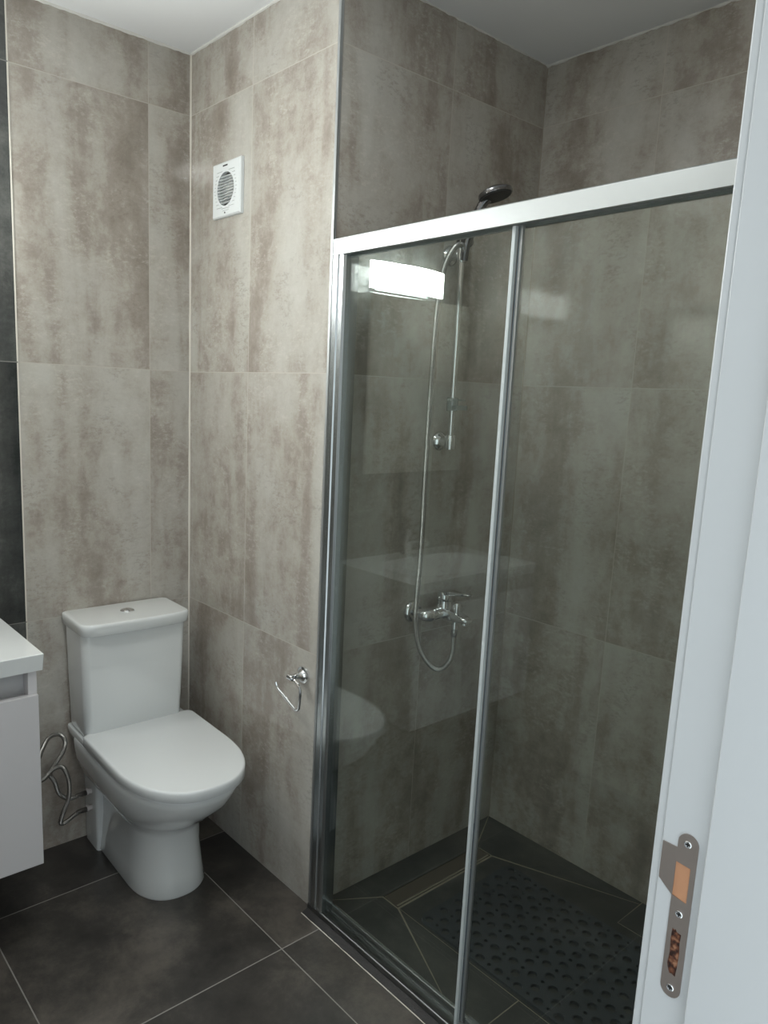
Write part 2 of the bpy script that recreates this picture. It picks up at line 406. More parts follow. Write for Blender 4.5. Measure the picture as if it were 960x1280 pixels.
# wall profile
M_alu2 = mat('polished_profile', (0.46, 0.49, 0.50, 1), 0.25, 1.0, noise=0.04, nscale=90)
def profile(name, ya, yb, x0, x1, z0, z1, m=M_alu2):
    s = 1 if yb < ya else -1; w_ = abs(yb-ya); pts = []
    for u_, x in ((0, x0), (w_*0.40, x0), (w_*0.46, x0+0.004), (w_*0.52, x0+0.004), (w_*0.56, x0+0.001), (w_*0.86, x0+0.001), (w_, x0+0.006), (w_, x1), (0, x1)):
        pts.append((x, Y(ya)-s*u_))
    bm = bmesh.new(); prism(bm, pts, z0, z1, 'Z'); return link(name, bm, m, t, bevel=0.0005)
profile('wall_profile', -0.785, -0.832, -0.014, 0.034, 0.012, 1.8985)
profile('wall_profile', YE, YE+0.045, -0.014, 0.034, 0.012, 1.8985)
# bottom track
bm = bmesh.new()
prism(bm, [(-0.016, 0.0), (-0.016, 0.015), (-0.013, 0.021), (-0.009, 0.021), (-0.006, 0.008), (0.008, 0.0075), (0.030, 0.010), (0.033, 0.028), (0.0365, 0.030), (0.0405, 0.028), (0.043, 0.0)], Y(-0.770), Y(YE), 'Y')
link('bottom_track', bm, M_alud, t, bevel=0.0006)
bm = bmesh.new(); tube(bm, [(-0.011, Y(-0.835), 0.0210), (-0.011, Y(YE), 0.0210)], 0.0022, 8)
link('track_lip', bm, M_alu, t)
bm = bmesh.new(); tube(bm, [(0.0375, Y(-0.835), 0.0300), (0.0375, Y(YE), 0.0300)], 0.0032, 8)
link('track_ridge', bm, M_chrome, t)
# fixed pane and its edge strip
p = link('fixed_pane', B(0.001, 0.007, Y(-1.355), Y(-0.826), 0.020, 1.900), M_glass, t, smooth=False)
bm = bmesh.new(); prism(bm, [(-0.002, Y(-1.3525)), (0.008, Y(-1.3525)), (0.008, Y(-1.3600)), (-0.001, Y(-1.3600)), (-0.002, Y(-1.3560))], 0.022, 1.8985, 'Z')
link('pane_edge_strip', bm, mat('frosted_seal', srgb(196, 204, 206), 0.25), p)
# sliding pane with seal, roller and its strip
p = link('sliding_pane', B(0.0115, 0.0165, Y(-1.985), Y(-1.3735), 0.036, 1.900), M_glass, t, smooth=False)
bm = bmesh.new(); box(bm, 0.0095, 0.016, Y(-1.3630), Y(-1.3605), 0.036, 1.8985)
link('dark_seal', bm, M_seal, p)
bm = bmesh.new(); prism(bm, [(0.0095, Y(-1.3630)), (0.0170, Y(-1.3630)), (0.0170, Y(-1.3705)), (0.0095, Y(-1.3705)), (0.0085, Y(-1.367))], 0.036, 1.8985, 'Z')
link('pane_edge_strip', bm, M_alu, p, bevel=0.0005)
bm = bmesh.new()
box(bm, 0.012, 0.030, Y(-1.450), Y(-1.376), 0.032, 0.048)
lathe(bm, [(0.009, 0), (0.010, 0.002), (0.010, 0.007), (0.009, 0.009)], (0.0, Y(-1.399), 0.040), (1, 0, 0), 20)
lathe(bm, [(0.009, 0), (0.010, 0.002), (0.010, 0.007), (0.009, 0.009)], (0.0, Y(-1.430), 0.040), (1, 0, 0), 20)
link('bottom_guide', bm, mat('guide_plastic', srgb(120, 124, 126), 0.25), p, bevel=0.001)
# old dark sealant smeared along the outside of the track
bm = bmesh.new()
n = 90; ring = []
for i in range(n+1):
    y = -0.775+(YE+0.775)*i/n; j = random.uniform(-0.004, 0.004); k = random.uniform(-0.001, 0.0015)
    ring.append([(-0.0365+j*0.3, y, 0.0003), (-0.031+j, y, 0.004+k), (-0.0165, y, 0.009+k), (-0.0165, y, 0.0003)])
loft(bm, ring)
tag(link('sealant_strip', bm, M_grime), 'dark dirty sealant strip along the shower track on the floor', 'sealant')

# ------------------------------------------------------------------ shower set on the alcove side wall
t = thing('shower_mixer', 'chrome bath and shower mixer on the tiled side wall', 'tap', (0.445, -L, 0.878))
def lx(x): return x-0.448
def ly(y): return y+L
def lz(z): return z-0.872
for xs in (-0.075, 0.075):
    bm = bmesh.new()
    lathe(bm, [(0.036, 0.0), (0.0365, 0.004), (0.034, 0.011), (0.026, 0.017), (0.015, 0.019)], (xs, 0, 0), (0, -1, 0), 36)
    link('wall_flange', bm, M_chrome, t)
    bm = bmesh.new()
    lathe(bm, [(0.013, 0.015), (0.013, 0.036)], (xs, 0, 0), (0, -1, 0), 24)
    lathe(bm, [(0.0165, 0.030), (0.0175, 0.032), (0.0175, 0.047), (0.0165, 0.049)], (xs, 0, 0), (0, -1, 0), 6)
    link('inlet_nut', bm, M_chrome, t)
bm = bmesh.new()
pth = smoothpath([(-0.075, -0.046, 0.0), (-0.072, -0.058, 0.0), (-0.05, -0.066, 0), (0, -0.068, 0), (0.05, -0.066, 0), (0.072, -0.058, 0), (0.075, -0.046, 0)], 6)
tube(bm, pth, [0.0175+0.005*math.sin(PI*i/(len(pth)-1)) for i in range(len(pth))], 18)
lathe(bm, [(0.023, -0.018), (0.024, -0.014), (0.024, 0.030), (0.0225, 0.034), (0.0225, 0.042)], (0, -0.068, 0.0), (0, 0, 1), 32)
link('mixer_body', bm, M_chrome, t)
bm = bmesh.new()
lathe(bm, [(0.0225, 0.043), (0.0235, 0.046), (0.0235, 0.066), (0.020, 0.072), (0.0, 0.074)], (0, -0.068, 0.0), (0, 0, 1), 32)
rings = []
for yy, hw, z0, z1 in ((-0.062, 0.020, 0.056, 0.0755), (-0.09, 0.0185, 0.063, 0.0775), (-0.13, 0.016, 0.070, 0.0805), (-0.168, 0.012, 0.0755, 0.083), (-0.174, 0.008, 0.077, 0.082)):
    rings.append([(x, yy, z) for x, z in rrect(-hw, hw, z0, z1, min(0.003, (z1-z0)/2.2), 3)])
loft(bm, rings)
link('lever_handle', bm, M_chrome, t)
bm = bmesh.new(); rings = []
for yy, hw, z0, z1 in ((-0.065, 0.024, -0.018, 0.022), (-0.10, 0.023, -0.017, 0.018), (-0.13, 0.022, -0.014, 0.014), (-0.158, 0.020, -0.010, 0.009), (-0.170, 0.018, -0.009, 0.005), (-0.175, 0.013, -0.006, 0.002)):
    rings.append([(x, yy, z) for x, z in rrect(-hw, hw, z0, z1, min(0.008, (z1-z0)/2.2), 4)])
loft(bm, rings)
lathe(bm, [(0.0115, 0.0), (0.012, 0.002), (0.012, 0.010), (0.009, 0.010)], (0, -0.158, -0.006), (0, 0.1, -1), 24)
link('spout', bm, M_chrome, t)
bm = bmesh.new()
lathe(bm, [(0.007, -0.01), (0.007, 0.010), (0.010, 0.012), (0.011, 0.028), (0.009, 0.032), (0.0, 0.033)], (0, -0.122, 0.012), (0, 0, 1), 24)
link('diverter_knob', bm, M_chrome, t)
bm = bmesh.new()
lathe(bm, [(0.009, 0.0), (0.009, 0.012), (0.011, 0.012), (0.011, 0.026), (0.008, 0.030)], (0, -0.118, -0.014), (0, 0, -1), 20)
link('hose_outlet', bm, M_chrome, t)

# slide bar
BX, BY = 0.445, -0.815
t = thing('shower_slide_bar', 'chrome shower slide bar with wall brackets above the mixer', 'slide bar', (BX, -L, 1.415))
dy = BY+L
bm = bmesh.new(); tube(bm, [(0, dy, 0.0), (0, dy, 0.560)], 0.0095, 20)
link('bar', bm, M_chrome, t)
for z in (0.0, 0.550):
    bm = bmesh.new()
    lathe(bm, [(0.030, 0.0), (0.0305, 0.004), (0.027, 0.012), (0.017, 0.020), (0.0135, 0.034), (0.0135, 0.045)], (0, 0, z), (0, -1, 0), 28)
    lathe(bm, [(0.0155, -0.022), (0.0165, -0.018), (0.0165, 0.018), (0.0155, 0.022)], (0, dy, z), (0, 0, 1), 24)
    link('wall_bracket', bm, M_chrome, t)
bm = bmesh.new()
lathe(bm, [(0.016, 0.095), (0.0175, 0.097), (0.0175, 0.132), (0.016, 0.134)], (0, dy, 0), (0, 0, 1), 24)
prism(bm, rrect(-0.045, 0.030, dy-0.030, dy-0.012, 0.006, 4), 0.126, 0.130, 'Z')
prism(bm, rrect(-0.020, 0.034, dy-0.034, dy-0.012, 0.006, 4), 0.098, 0.112, 'Z')
link('clear_clip', bm, M_clear, t)
bm = bmesh.new()
lathe(bm, [(0.017, -0.020), (0.0185, -0.016), (0.0185, 0.016), (0.017, 0.020)], (0, dy, 0.590), (0, 0, 1), 24)
lathe(bm, [(0.0135, 0.0), (0.015, 0.006), (0.015, 0.022), (0.012, 0.026)], (0.010, dy, 0.590), (1, 0, 0), 20)
lathe(bm, [(0.016, 0.0), (0.018, 0.004), (0.018, 0.024), (0.016, 0.028)], (0.0, dy-0.012, 0.578), (0.0, -0.35, 1), 24)
link('holder_slider', bm, M_dchrome, t)

# hand shower
t = thing('hand_shower', 'round grey-faced hand shower held above the top rail', 'shower head', (BX-0.006, BY-0.015, 1.990))
bm = bmesh.new()
pth = smoothpath([(0, -0.0, -0.045), (0.0, -0.006, 0.0), (0.006, -0.022, 0.06), (0.012, -0.045, 0.105), (0.016, -0.060, 0.122)], 6)
nn = len(pth)
tube(bm, pth, [0.0105+0.004*(i/nn) for i in range(nn)], 16)
lathe(bm, [(0.0, -0.001), (0.022, -0.001), (0.040, 0.007), (0.0475, 0.012), (0.0485, 0.018), (0.047, 0.023), (0.042, 0.0245)], (0.020, -0.078, 0.146), (0.10, -0.26, -0.96), 40)
link('handle', bm, M_dchrome, t)
bm = bmesh.new()
lathe(bm, [(0.0455, 0.0225), (0.043, 0.0265), (0.0, 0.0275)], (0.020, -0.078, 0.146), (0.10, -0.26, -0.96), 40)
link('spray_face', bm, M_face, t)

# hose from the mixer outlet, looping up to the hand shower
hp = [(0.445, -0.883, 0.840), (0.447, -0.881, 0.808), (0.455, -0.875, 0.770), (0.453, -0.866, 0.728), (0.428, -0.855, 0.702), (0.395, -0.842, 0.712),
      (0.356, -0.825, 0.770), (0.344, -0.812, 0.850), (0.346, -0.808, 0.93), (0.358, -0.803, 1.10), (0.355, -0.805, 1.35), (0.352, -0.81, 1.60), (0.354, -0.815, 1.80), (0.362, -0.825, 1.91),
      (0.385, -0.835, 1.968), (0.418, -0.835, 1.985), (0.440, -0.832, 1.965)]
bm = bmesh.new(); tube(bm, smoothpath(hp, 10), 0.0082, 10, uvl=1.0)
lathe(bm, [(0.0085, 0.0), (0.010, 0.004), (0.010, 0.022), (0.008, 0.026)], (0.445, -0.883, 0.838), (0, 0.05, -1), 16)
tag(link('shower_hose', bm, M_hose), 'chrome spiral hose looping below the mixer and up to the hand shower', 'hose')

# ------------------------------------------------------------------ toilet
TX = -0.268
t = thing('toilet', 'white close-coupled toilet with closed lid standing in the corner', 'toilet', (TX, 0.0, 0.0), math.radians(-1.5))
def dshape(hw, yb, ys, yf, n=28, rb=0.03, p=2.35, cx=0.0, nb=5):
    """D outline: flat back at yb with rounded corners radius rb, straight sides to ys, superellipse front to yf."""
    out = []
    for k in range(nb+1):
        a = PI/2*k/nb; out.append((cx-hw+rb-rb*math.sin(PI/2-a) if False else cx+hw-rb+rb*math.sin(a)*1.0, yb-rb+rb*math.cos(a)))
    for k in range(n+1):
        a = PI*k/n; c, s = math.cos(a), math.sin(a)
        x = hw*math.copysign(abs(c)**(2/p), c); y = ys-(ys-yf)*abs(s)**(2/p)
        out.append((cx+x, y))
    for k in range(nb+1):
        a = PI/2*(1-k/nb); out.append((cx-hw+rb-rb*math.sin(a), yb-rb+rb*math.cos(a)))
    return out
# pan: pedestal flaring into the bowl
bm = bmesh.new()
secs = [(0.000, 0.117, -0.06, -0.34, -0.490, 2.3), (0.008, 0.120, -0.06, -0.34, -0.494, 2.3), (0.06, 0.113, -0.06, -0.34, -0.480, 2.3), (0.14, 0.108, -0.06, -0.33, -0.470, 2.3),
        (0.200, 0.110, -0.06, -0.33, -0.475, 2.3), (0.228, 0.118, -0.06, -0.33, -0.490, 2.3), (0.245, 0.136, -0.06, -0.33, -0.515, 2.2), (0.27, 0.153, -0.06, -0.33, -0.550, 2.15), (0.30, 0.167, -0.06, -0.34, -0.585, 2.15),
        (0.34, 0.179, -0.06, -0.35, -0.628, 2.2), (0.38, 0.185, -0.06, -0.36, -0.653, 2.25), (0.402, 0.186, -0.06, -0.36, -0.662, 2.3), (0.408, 0.183, -0.06, -0.36, -0.658, 2.3)]
loft(bm, [[(x, y, z) for x, y in dshape(hw, yb, ys, yf, p=p, rb=0.02)] for z, hw, yb, ys, yf, p in secs])
# rear block down to the floor, and the curved shelf under the cistern
loft(bm, [[(x, y, z) for x, y in rrect(-hw, hw, -yf, -0.006, 0.012, 4)] for z, hw, yf in
          ((0.0, 0.129, 0.118), (0.10, 0.130, 0.118), (0.22, 0.133, 0.125), (0.28, 0.139, 0.14), (0.33, 0.152, 0.18), (0.37, 0.170, 0.22), (0.40, 0.180, 0.24), (0.425, 0.185, 0.24), (0.430, 0.183, 0.238))])
link('pan', bm, M_china, t, sharp=60)
# cistern
bm = bmesh.new()
loft(bm, [[(x, y, z) for x, y in (lambda o: o)(rrect(-hw, hw, -yf, -0.012, 0.022, 6))] for z, hw, yf in
          ((0.431, 0.161, 0.160), (0.440, 0.165, 0.164), (0.60, 0.170, 0.170), (0.77, 0.1745, 0.176), (0.778, 0.1745, 0.176))])
for v in bm.verts:      # gently bowed front
    if v.co.y < -0.12: v.co.y -= 0.018*(1-(v.co.x/0.19)**2)
    v.co.x -= 0.012
link('cistern', bm, M_china, t, sharp=60)
bm = bmesh.new(); rings = []
for z, g in ((0.779, -0.003), (0.781, 0.000), (0.807, 0.003), (0.8135, 0.002), (0.8168, -0.0008), (0.8175, -0.005)):
    hw = 0.180+g; rings.append([(x, y, z) for x, y in dshape(hw, -0.004+min(g, 0), -0.155, -0.208-g, n=24, rb=0.015, p=4.2, cx=-0.012)])
loft(bm, rings)
link('cistern_lid', bm, M_china, t, sharp=60)
bm = bmesh.new()
lathe(bm, [(0.022, 0.0), (0.0225, 0.003), (0.020, 0.005), (0.0185, 0.0045)], (-0.012, -0.105, 0.8170), (0, 0, 1), 32)
f = link('flush_button', bm, M_chrome, t)
bm = bmesh.new()
for s in (-1, 1):
    pts = [(-0.012+s*0.0008+s*0.0165*math.sin(PI*k/12), -0.105+0.0165*math.cos(PI*k/12)) for k in range(13)]
    prism(bm, pts, 0.8205, 0.8235, 'Z')
link('button_half', bm, M_chrome, f, bevel=0.0006)
# seat ring and lid
def seatring(z0, z1, hw, yf, g=0.004):
    rr = []
    for z, k in ((z0, g), (z0+0.003, 0), (z1-0.007, 0.0005), (z1-0.0025, 0.0018), (z1-0.0006, 0.0045), (z1, 0.0085)):
        rr.append([(x, y, z) for x, y in dshape(hw-k, -0.158-k, -0.40, yf+k, n=36, rb=0.022, p=2.35)])
    return rr
bm = bmesh.new()
loft(bm, [[(x, y, z) for x, y in dshape(0.185, -0.175, -0.40, -0.670, n=36, rb=0.02, p=2.35)] for z in (0.4085, 0.4150)])
link('seat', bm, M_seat, t, bevel=0.001)
bm = bmesh.new(); loft(bm, seatring(0.4165, 0.450, 0.190, -0.680))
link('seat_lid', bm, M_seat, t, sharp=70)
for s in (-1, 1):
    bm = bmesh.new(); lathe(bm, [(0.008, -0.018), (0.009, -0.016), (0.009, 0.016), (0.008, 0.018)], (s*0.08, -0.1885 if False else -0.150, 0.436), (1, 0, 0), 16)
    link('hinge', bm, M_seat, t)
for z in (0.203, 0.143):
    bm = bmesh.new()
    lathe(bm, [(0.012, -0.010), (0.012, 0.000), (0.009, 0.001), (0.009, 0.012), (0.0115, 0.012), (0.0115, 0.018)], (-0.131, -0.075, z), (-1, 0, 0), 20)
    link('inlet_connector', bm, M_pipe, t)
bm = bmesh.new(); lathe(bm, [(0.007, 0), (0.007, 0.002), (0.003, 0.004)], (-0.108, -0.28, 0.05), (-1, 0, 0), 16)
link('fixing_cap', bm, M_seat, t)

# braided hoses to the toilet inlets
def hose(pts, end_z, label):
    e = pts[0]
    bm = bmesh.new(); tube(bm, smoothpath(pts, 8), 0.0072, 10, uvl=1.0)
    o = tag(link('braided_hose', bm, M_braid), label, 'hose', None)
    bm = bmesh.new()
    lathe(bm, [(0.0085, 0.0), (0.0085, 0.020)], (e[0]+0.004, e[1], e[2]), (-1, 0, 0), 6)
    lathe(bm, [(0.0068, 0.020), (0.0065, 0.034)], (e[0]+0.004, e[1], e[2]), (-1, 0, 0), 12)
    link('hose_nut', bm, M_brass, o)
yy = -0.075
hx0 = TX-0.131-0.022-0.002
hose([(hx0, yy, 0.203), (-0.452, yy, 0.200), (-0.482, yy-0.004, 0.205), (-0.512, yy-0.012, 0.236), (-0.528, yy-0.02, 0.285), (-0.542, yy-0.02, 0.318), (-0.520, yy-0.012, 0.345), (-0.497, yy-0.01, 0.375), (-0.488, yy-0.008, 0.41), (-0.505, yy-0.004, 0.436),
      (-0.535, yy, 0.432), (-0.556, yy, 0.400), (-0.57, yy, 0.37), (-0.60, yy, 0.35)], 0, 'braided steel hose from the upper toilet inlet, looping high behind the vanity')
hose([(hx0, yy, 0.143), (-0.452, yy, 0.140), (-0.490, yy-0.008, 0.128), (-0.513, yy-0.02, 0.136), (-0.508, yy-0.03, 0.175), (-0.492, yy-0.038, 0.225), (-0.490, yy-0.038, 0.285), (-0.507, yy-0.034, 0.335), (-0.535, yy-0.03, 0.335), (-0.565, yy-0.02, 0.305),
      (-0.60, yy, 0.30)], 0, 'braided steel hose from the lower toilet inlet, bent back in a narrow loop')

# ------------------------------------------------------------------ toilet paper holder
t = thing('toilet_paper_holder', 'empty chrome toilet paper holder on the wall beside the shower frame', 'toilet paper holder', (0, -0.700, 0.726))
bm = bmesh.new(); lathe(bm, [(0.026, 0.0), (0.0265, 0.003), (0.025, 0.008), (0.021, 0.010)], (0, 0, 0), (-1, 0, 0), 32)
link('wall_rosette', bm, M_chrome, t)
bm = bmesh.new()
lathe(bm, [(0.019, 0.009), (0.0125, 0.018), (0.0085, 0.040), (0.0085, 0.052)], (0, 0, 0), (-1, 0, 0), 24)
lathe(bm, [(0.0085, -0.010), (0.0095, -0.008), (0.0095, 0.010), (0.008, 0.012)], (-0.047, 0.002, 0.0), (0, 1, 0), 20)
link('arm', bm, M_chrome, t)
bm = bmesh.new()
hk = [(-0.047, -0.006, 0.0), (-0.047, -0.022, -0.004), (-0.047, -0.041, -0.018), (-0.047, -0.045, -0.030), (-0.047, -0.0425, -0.065), (-0.047, -0.0385, -0.084), (-0.047, -0.028, -0.0905), (-0.047, -0.016, -0.088),
      (-0.047, 0.020, -0.074), (-0.047, 0.060, -0.058), (-0.047, 0.071, -0.050), (-0.047, 0.077, -0.038)]
tube(bm, smoothpath(hk, 7), 0.0043, 10)
link('wire_hook', bm, M_chrome, t)

# ------------------------------------------------------------------ extractor fan
t = thing('extractor_fan', 'white square extractor fan with a round slatted grille high on the wall', 'extractor fan', (0, -0.246, 2.152))
bm = bmesh.new()       # cover plate with a round opening
R_ = 0.049; seg = 48; ow = 0.0803; oh = 0.0803
cy0, cz0 = 0.002, 0.0
inner = []; outer = []
for k in range(seg):
    a = 2*PI*k/seg; c, s = math.cos(a), math.sin(a); q = min(ow/max(abs(c), 1e-6), oh/max(abs(s), 1e-6))
    inner.append((cy0+R_*c, cz0+R_*s)); outer.append((q*c, q*s))
cor = []
rings = []
for x, k in ((0.0, 0.0), (-0.010, 0.0), (-0.014, 0.004)):
    rings.append([(x, o[0]*(1-k/ow), o[1]*(1-k/oh)) for o in outer])
rings.append([(-0.0145, i[0], i[1]) for i in inner]); rings.append([(-0.004, i[0], i[1]) for i in inner])
loft(bm, rings, cap=False)
link('cover_plate', bm, M_fan, t, sharp=30)
bm = bmesh.new()
for k in range(10):
    z = -0.042+0.0084*k+0.004; hwid = math.sqrt(max(R_**2-z*z, 0))
    if hwid > 0.008: prism(bm, [(-0.0135, z+0.0008), (-0.0145, z-0.0012), (-0.006, z-0.0024), (-0.0055, z-0.0006)], cy0-hwid, cy0+hwid, 'Y')
link('grille_slats', bm, M_fan, t)
bm = bmesh.new(); lathe(bm, [(R_+0.001, 0.0), (R_+0.001, 0.001)], (0, cy0, 0), (-1, 0, 0), 40)
link('fan_opening', bm, M_darkvoid, t)
bm = bmesh.new(); lathe(bm, [(0.016, 0.001), (0.017, 0.003), (0.014, 0.0045)], (0, cy0-0.01, 0), (-1, 0, 0), 28)
for k in range(5):
    a = 2*PI*k/5+0.3
    c, s = math.cos(a), math.sin(a)
    vs = [(0.012*c-0.008*s, 0.012*s+0.008*c), (0.036*c-0.016*s, 0.036*s+0.016*c), (0.038*c+0.002*s, 0.038*s-0.002*c), (0.014*c+0.006*s, 0.014*s-0.006*c)]
    prism(bm, [(cy0-0.006+p_[0], p_[1]) for p_ in vs], -0.0034, -0.0018, 'X')
link('fan_blades', bm, mat('fan_hub_plastic', srgb(176, 172, 164), 0.4), t)
bm = bmesh.new()
for k in range(11):
    z = -0.052+0.0104*k; h0 = math.sqrt(max(0.054**2-z*z, 0)) if abs(z) < 0.054 else 0
    e0 = 0.048+0.018*(1-abs(z)/0.06)
    for s in (-1, 1):
        a, b = sorted((s*(h0+0.004), s*e0))
        if abs(e0) > h0+0.006: box(bm, -0.0152, -0.0140, cy0+a, cy0+b, z-0.0006, z+0.0006)
for k in range(2): box(bm, -0.0152, -0.0140, -0.022+0.004*k, 0.022-0.004*k, -0.057-0.0065*k, -0.0560-0.0065*k)
link('plate_grooves', bm, M_fanline, t, smooth=False)
bm = bmesh.new()
for k, (a, b) in enumerate(((-0.017, -0.011), (-0.009, -0.004), (-0.002, 0.003), (0.005, 0.009))): box(bm, -0.0152, -0.0140, -a-(b-a), -a, 0.0655, 0.0695)
link('brand_mark', bm, M_black, t, smooth=False)
bm = bmesh.new(); lathe(bm, [(0.0026, 0.0135), (0.0026, 0.0152)], (0, 0.004, -0.069), (-1, 0, 0), 12)
link('indicator', bm, M_black, t)

# ------------------------------------------------------------------ vanity on the back wall
VX0, VX1 = XL+0.003, -0.671
t = thing('vanity_cabinet', 'white wall-hung vanity cabinet below the washbasin', 'cabinet', ((VX0+VX1)/2, 0, 0.266))
vx = (VX0+VX1)/2; a0 = VX0-vx+0.005; a1 = -0.689-vx
bm = bmesh.new()
box(bm, a0, a1, -0.455, -0.002, 0.0, 0.474)
box(bm, a0, a0+0.018, -0.455, -0.002, 0.474, 0.544); box(bm, a1-0.022, a1, -0.462, -0.002, 0.474, 0.544)
link('carcass', bm, M_cab, t, bevel=0.001)
link('handle_channel', B(a0+0.018, a1-0.022, -0.425, -0.40, 0.474, 0.544), M_cabin, t, smooth=False)
md = (a0+a1)/2
for q0, q1 in ((a0, md-0.0015), (md+0.0015, a1)):
    link('door', B(q0, q1, -0.473, -0.4555, 0.001, 0.482), M_cab, t, bevel=0.0015)
# basin
bt = thing('washbasin', 'white ceramic washbasin slab at the left edge, on the vanity cabinet', 'washbasin', (vx, 0, 0.811))
bm = bmesh.new()
hw = (VX1-VX0)/2; nx, ny = 56, 40; grid = []
def depth(x, y):
    u_ = abs(x/0.275); v_ = abs((y+0.262)/0.155); r = (u_**3+v_**3)**(1/3)
    if r >= 1: return 0.0
    s = 1-r; return -0.085*min(1, (s/0.45))**0.6*(1.0) if s < 0.45 else -0.085-0.006*(s-0.45)
for j in range(ny+1):
    row = []
    for i in range(nx+1):
        x = -hw+2*hw*i/nx; y = -0.470*j/ny-0.0015
        row.append(bm.verts.new((x, y, 0.045+depth(x, y))))
    grid.append(row)
for j in range(ny):
    for i in range(nx): bm.faces.new((grid[j][i], grid[j+1][i], grid[j+1][i+1], grid[j][i+1]))
per = [grid[0][i] for i in range(nx+1)]+[grid[j][nx] for j in range(1, ny+1)]+[grid[ny][i] for i in range(nx-1, -1, -1)]+[grid[j][0] for j in range(ny-1, 0, -1)]
low = [bm.verts.new((v.co.x*(0.992), v.co.y*0.992, 0.0)) for v in per]
for i in range(len(per)): bm.faces.new((per[i], per[(i+1) % len(per)], low[(i+1) % len(per)], low[i]))
ob = link('basin', bm, M_china, bt, sharp=50, bevel=0.003)
bm = bmesh.new(); lathe(bm, [(0.022, 0.0), (0.0225, 0.002), (0.018, 0.003), (0.004, 0.0035)], (0, -0.235, -0.0445), (0, 0, 1), 28)
link('drain', bm, M_dchrome, bt)
t = thing('basin_tap', 'small chrome basin tap behind the washbasin bowl', 'tap', (vx, -0.055, 0.8565))
bm = bmesh.new(); lathe(bm, [(0.026, 0.0), (0.026, 0.005), (0.021, 0.010), (0.020, 0.085), (0.022, 0.10)], (0, 0, 0), (0, 0, 1), 28)
tube(bm, smoothpath([(0, 0, 0.055), (0, -0.05, 0.075), (0, -0.10, 0.078), (0, -0.125, 0.068)], 5), 0.012, 14)
link('body', bm, M_chrome, t)
bm = bmesh.new(); lathe(bm, [(0.021, 0.101), (0.020, 0.118), (0.0, 0.122)], (0, 0, 0), (0, 0, 1), 28)
prism(bm, rrect(-0.010, 0.010, -0.085, 0.0, 0.006, 4), 0.114, 0.122, 'Z')
link('lever', bm, M_chrome, t, bevel=0.001)
# mirror and lamp above
bm = bmesh.new(); box(bm, -1.40, -0.79, -0.022, -0.001, 1.22, 1.958)
tag(link('mirror', bm, M_mirror, smooth=False), 'wall mirror above the washbasin', 'mirror')
t = thing('mirror_lamp', 'lit curved glass lamp mounted above the mirror', 'lamp', (-0.955, 0, 1.962))
link('base', B(-0.15, 0.15, -0.030, -0.001, 0.0, 0.05), M_chrome, t, bevel=0.002)
bm = bmesh.new(); rings = []
n = 16
fr_, bk_ = [], []
for i in range(n+1):
    u_ = -1+2*i/n; x = u_*0.205; bulge = 0.030*(1-u_*u_); y = -0.060-bulge
    rings.append([(x, y, 0.004), (x, y-0.004, 0.004), (x, y-0.004, 0.108), (x, y, 0.108)])
loft(bm, rings)
link('glass_shade', bm, M_lamp, t, sharp=50)
for s in (-1, 1):
    bm = bmesh.new()
    tube(bm, [(s*0.145, -0.028, 0.025), (s*0.145, -0.066, 0.025), (s*0.155, -0.072, 0.050), (s*0.160, -0.072, 0.075)], 0.005, 10)
    lathe(bm, [(0.008, 0), (0.008, 0.006), (0.004, 0.009)], (s*0.160, -0.0745, 0.075), (0, -1, 0), 16)
    link('shade_fixing', bm, M_dchrome, t)

# ------------------------------------------------------------------ door frame nearest the camera
bm = bmesh.new()
pts = [(XJ, YF-0.0), (XJ, -2.0895), (XJ-0.013, -2.0905), (XJ-0.013, YW-0.02), (XJ+0.030, YW-0.02), (XJ+0.030, YF-0.0)]
prism(bm, pts, 0.0, ZD+0.03, 'Z')
link('trim_5', bm, M_wpaint, kind=S, bevel=0.0015)
bm = bmesh.new()
prism(bm, [(XJ2, YF), (XJ2, -2.0895), (XJ2+0.013, -2.0905), (XJ2+0.013, YW-0.02), (XL, YW-0.02), (XL, YF)], 0.0, ZD+0.03, 'Z')
link('trim_6', bm, M_wpaint, kind=S, bevel=0.0015)
bm = bmesh.new(); box(bm, XJ2, XJ, YW-0.02, YF, ZD, ZD+0.03)
link('trim_7', bm, M_wpaint, kind=S, bevel=0.0015)
bm = bmesh.new()      # casing on the bathroom side
box(bm, XJ+0.004, XJ+0.070, YF+0.0005, YF+0.0115, 0.0, ZD+0.07)
box(bm, XJ2, XJ+0.004, YF+0.0005, YF+0.0115, ZD+0.004, ZD+0.07)
link('trim_8', bm, M_wpaint, kind=S, bevel=0.003)
# open door leaf along the left wall
t = thing('bathroom_door', 'white bathroom door standing open along the left wall', 'door', (XJ2+0.006, YF+0.02, 0.008))
link('leaf', B(0, 0.040, 0.0, 0.835, 0.0, ZD-0.012), M_wpaint, t, bevel=0.002)
bm = bmesh.new(); lathe(bm, [(0.025, 0), (0.025, 0.008), (0.012, 0.010), (0.010, 0.045)], (0.040, 0.775, 1.02), (1, 0, 0), 24)
tube(bm, smoothpath([(0.080, 0.775, 1.02), (0.088, 0.760, 1.02), (0.088, 0.70, 1.02), (0.088, 0.655, 1.02)], 5), 0.009, 12)
link('handle', bm, M_steel, t)

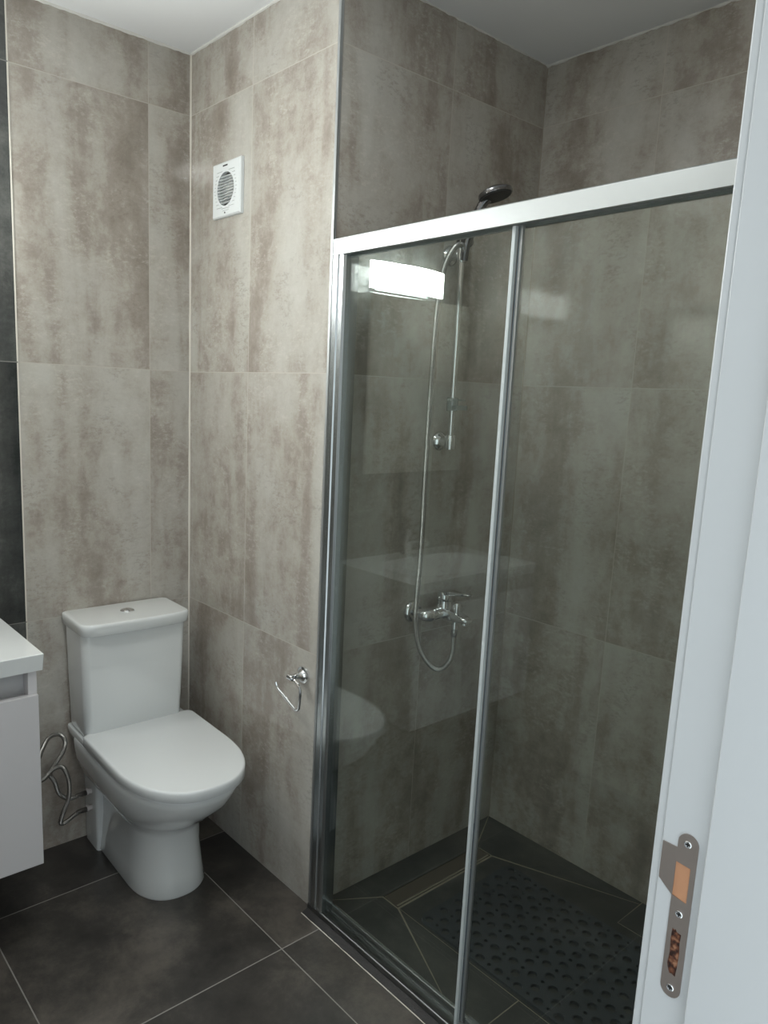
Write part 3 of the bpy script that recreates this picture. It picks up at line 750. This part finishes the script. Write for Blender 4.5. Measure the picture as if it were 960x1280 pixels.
# strike plate let into the jamb
t = thing('strike_plate', 'brushed steel strike plate screwed into the white door jamb', 'strike plate', (XJ, -2.067, 0.990))
Zc = 0.990
def sp(y, z): return (y+2.067, z-Zc)
out = []
r = 0.0112; yl, yr = -2.0780, -2.0556
def arc(cy, cz, a0, a1, n=10): return [sp(cy+r*math.cos(a0+(a1-a0)*k/n), cz+r*math.sin(a0+(a1-a0)*k/n)) for k in range(n+1)]
cyy = (yl+yr)/2
out += arc(cyy, 1.0905-r, 0, PI)            # rounded top, from bathroom side over to hall side
out += arc(cyy, 0.891+r, PI, 2*PI)          # rounded bottom
out += [sp(yr, 1.0125), sp(-2.0390, 1.0260), sp(-2.0390, 1.0700), sp(yr, 1.0700)]
def holed_plate(outer, holes, x0, x1):
    cu = bpy.data.curves.new('tmp', 'CURVE'); cu.dimensions = '2D'; cu.fill_mode = 'BOTH'; cu.extrude = abs(x1-x0)/2
    for lp in [outer]+holes:
        s = cu.splines.new('POLY'); s.points.add(len(lp)-1); s.use_cyclic_u = True
        for k, (x, y) in enumerate(lp): s.points[k].co = (x, y, 0, 1)
    ob = bpy.data.objects.new('tmp', cu); COL.objects.link(ob)
    me = bpy.data.meshes.new_from_object(ob.evaluated_get(bpy.context.evaluated_depsgraph_get()))
    bpy.data.objects.remove(ob); bpy.data.curves.remove(cu)
    bm = bmesh.new(); bm.from_mesh(me); bpy.data.meshes.remove(me)
    for v in bm.verts: v.co = Vector(((x0+x1)/2+v.co.z, v.co.x, v.co.y))
    for f_ in bm.faces: f_.material_index = 0
    return bm
h1 = [sp(-2.0560, 1.0540), sp(-2.0725, 1.0525), sp(-2.0725, 1.0100), sp(-2.0560, 1.0130)]
h2 = [sp(-2.0612, 0.9745), sp(-2.0640, 0.9738), sp(-2.0648, 0.9752), sp(-2.0668, 0.9722), sp(-2.0716, 0.9715), sp(-2.0712, 0.9600), sp(-2.0722, 0.9480), sp(-2.0716, 0.9300), sp(-2.0706, 0.9180), sp(-2.0660, 0.9200), sp(-2.0640, 0.9190), sp(-2.0618, 0.9245), sp(-2.0604, 0.9300), sp(-2.0616, 0.9450), sp(-2.0606, 0.9600)]
bm = holed_plate(out, [h1, h2], -0.0016, 0.0)
link('plate', bm, M_steel, t, smooth=False)
bm = bmesh.new(); prism(bm, [(y, z) for y, z in h1], -0.0007, -0.0001, 'X')
link('latch_opening', bm, M_wood, t, smooth=False)
bm = bmesh.new(); prism(bm, [(y, z) for y, z in h2], -0.0007, -0.0001, 'X')
link('bolt_opening', bm, M_wooddark, t, smooth=False)
for y, z in ((-2.0665, 1.0790), (-2.0665, 0.9945), (-2.0672, 0.9030)):
    bm = bmesh.new(); q = sp(y, z)
    lathe(bm, [(0.0042, 0.0), (0.0042, 0.0020), (0.0034, 0.0026), (0.0012, 0.0020)], (-0.0004, q[0], q[1]), (-1, 0, 0), 20)
    s_ = link('screw', bm, M_chrome, t)
    bm = bmesh.new(); box(bm, -0.0031, -0.0026, q[0]-0.0026, q[0]+0.0026, q[1]-0.0005, q[1]+0.0005); box(bm, -0.0031, -0.0026, q[0]-0.0005, q[0]+0.0005, q[1]-0.0026, q[1]+0.0026)
    link('screw_slot', bm, M_black, s_, smooth=False)
